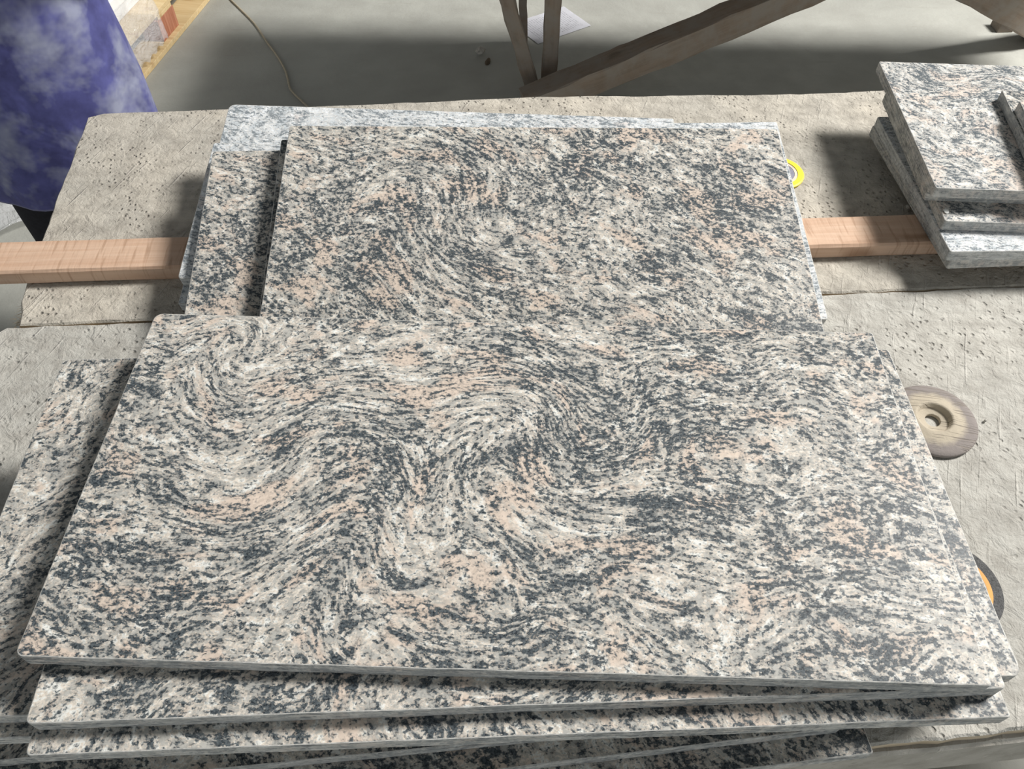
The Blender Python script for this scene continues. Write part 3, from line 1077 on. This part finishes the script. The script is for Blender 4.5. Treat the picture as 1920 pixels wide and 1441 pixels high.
# nose, ears, eyes and mouth
for (nm, c, sc_, mt) in (('nose', (0, -0.118, 1.565), (0.013, 0.020, 0.022), 'skin'), ('ear', (0.088, -0.02, 1.575), (0.010, 0.020, 0.032), 'skin'),
                         ('ear', (-0.088, -0.02, 1.575), (0.010, 0.020, 0.032), 'skin'), ('eye', (0.032, -0.108, 1.59), (0.013, 0.006, 0.007), 'shoe'),
                         ('eye', (-0.032, -0.108, 1.59), (0.013, 0.006, 0.007), 'shoe')):
    bm = bmesh.new()
    bmesh.ops.create_icosphere(bm, subdivisions=3, radius=1.0)
    for v in bm.verts:
        v.co = V((v.co.x * sc_[0] + c[0], v.co.y * sc_[1] + c[1], v.co.z * sc_[2] + c[2]))
    link(nm, bm, M[mt], per, smooth=True)
bm = bmesh.new()
r = bmesh.ops.create_icosphere(bm, subdivisions=2, radius=1.0)
for v in r['verts']:
    v.co = V((v.co.x * 0.024, v.co.y * 0.006 - 0.104, v.co.z * 0.006 + 1.528))
link('mouth', bm, plain('lips', (0.40, 0.18, 0.15), 0.5), per, smooth=True)
bm = bmesh.new()
bmesh.ops.create_icosphere(bm, subdivisions=4, radius=1.0)
bmesh.ops.delete(bm, geom=[v for v in bm.verts if (v.co.y < -0.55 and v.co.z < 0.30) or v.co.z < -0.55], context='VERTS')
for v in bm.verts:
    k = 1 + 0.03 * noise.noise(v.co * 6)
    v.co = V((v.co.x * 0.096 * k, v.co.y * 0.104 * k - 0.016, v.co.z * 0.100 * k + 1.605))
hr = link('hair', bm, M['hairm'], per, smooth=True)
hr.modifiers.new('s', 'SOLIDIFY').thickness = 0.008


def loft(rings, mat, name, parent, closed=False, segs=48, solid=0.004):
    bm = bmesh.new()
    R_ = []
    for (cx, cy, z, rx, ry, fold, ph) in rings:
        R_.append([bm.verts.new((cx + rx * math.cos(t) * (1 + fold * math.sin(7 * t + ph) + fold * 0.6 * math.sin(11 * t - ph * 1.7)),
                                 cy + ry * math.sin(t) * (1 + fold * math.sin(7 * t + ph) + fold * 0.6 * math.sin(11 * t - ph * 1.7)), z))
                   for t in [2 * PI * k / segs for k in range(segs)]])
    for a, b in zip(R_, R_[1:]):
        for k in range(segs):
            bm.faces.new((a[k], a[(k + 1) % segs], b[(k + 1) % segs], b[k]))
    if closed:
        bm.faces.new(R_[-1])
    o = link(name, bm, mat, parent, smooth=True)
    if solid:
        o.modifiers.new('s', 'SOLIDIFY').thickness = solid
    return o


zs = [0.59, 0.60, 0.66, 0.74, 0.82, 0.90, 0.98, 1.06, 1.14, 1.22, 1.30, 1.37, 1.42, 1.45]
rx = [0.224, 0.228, 0.228, 0.228, 0.226, 0.220, 0.212, 0.202, 0.200, 0.203, 0.200, 0.172, 0.112, 0.062]
ry = [0.188, 0.192, 0.192, 0.190, 0.186, 0.178, 0.168, 0.160, 0.156, 0.156, 0.148, 0.120, 0.085, 0.068]
loft([(0, 0, z, a, b2, 0.020 if z < 0.9 else 0.010, 0.5 + z * 1.5) for z, a, b2 in zip(zs, rx, ry)], M['smock'], 'smock', per)
for s in (-1, 1):
    bm = bmesh.new()
    path = [V((s * 0.12, 0, 1.345)), V((s * 0.19, 0.01, 1.27)), V((s * 0.222, 0.02, 1.10)), V((s * 0.205, -0.04, 1.10)), V((s * 0.165, -0.13, 1.18)), V((s * 0.135, -0.20, 1.235))]
    rad2 = [0.058, 0.070, 0.066, 0.060, 0.052, 0.045]
    R_ = []
    for i, p in enumerate(path):
        d = (path[min(i + 1, len(path) - 1)] - path[max(i - 1, 0)]).normalized()
        a = d.cross(V((1, 0, 0))).normalized()
        c = d.cross(a)
        R_.append([bm.verts.new(p + (a * math.cos(t) + c * math.sin(t)) * rad2[i] * (1 + 0.03 * math.sin(5 * t + i))) for t in [2 * PI * k / 24 for k in range(24)]])
    for a, b in zip(R_, R_[1:]):
        for k in range(24):
            bm.faces.new((a[k], a[(k + 1) % 24], b[(k + 1) % 24], b[k]))
    link('sleeve', bm, M['smock'], per, smooth=True)
# trousers: two legs joined at the seat
bm = bmesh.new()
for s in (-1, 1):
    R_ = []
    for (x, y, z, r) in ((0.105, -0.0, 0.055, 0.072), (0.105, 0.0, 0.12, 0.070), (0.105, 0.0, 0.30, 0.078), (0.105, -0.008, 0.46, 0.084), (0.10, 0, 0.64, 0.092), (0.088, 0, 0.80, 0.105), (0.07, 0, 0.93, 0.11)):
        R_.append([bm.verts.new((s * x + r * math.cos(t) * (1 + 0.03 * math.sin(4 * t + z * 20)), y + r * math.sin(t) * 1.1, z)) for t in [2 * PI * k / 28 for k in range(28)]])
    for a, b in zip(R_, R_[1:]):
        for k in range(28):
            bm.faces.new((a[k], a[(k + 1) % 28], b[(k + 1) % 28], b[k]))
    bm.faces.new(R_[-1])
link('trousers', bm, M['trouser'], per, smooth=True)
for s in (-1, 1):
    bm = bmesh.new()
    R_ = []
    for (y, z0, wx, hz) in ((0.075, 0.045, 0.020, 0.040), (0.055, 0.045, 0.036, 0.045), (0.0, 0.047, 0.044, 0.047), (-0.06, 0.040, 0.048, 0.040), (-0.12, 0.032, 0.050, 0.032), (-0.17, 0.026, 0.042, 0.026), (-0.195, 0.022, 0.020, 0.018)):
        R_.append([bm.verts.new((s * 0.105 + wx * math.cos(t), y, max(0.002, z0 + hz * math.sin(t)))) for t in [2 * PI * k / 20 for k in range(20)]])
    for a, b in zip(R_, R_[1:]):
        for k in range(20):
            bm.faces.new((a[k], a[(k + 1) % 20], b[(k + 1) % 20], b[k]))
    bm.faces.new(R_[0])
    bm.faces.new(R_[-1])
    link('shoe', bm, M['shoe'], per, smooth=True)

bpy.context.view_layer.update()
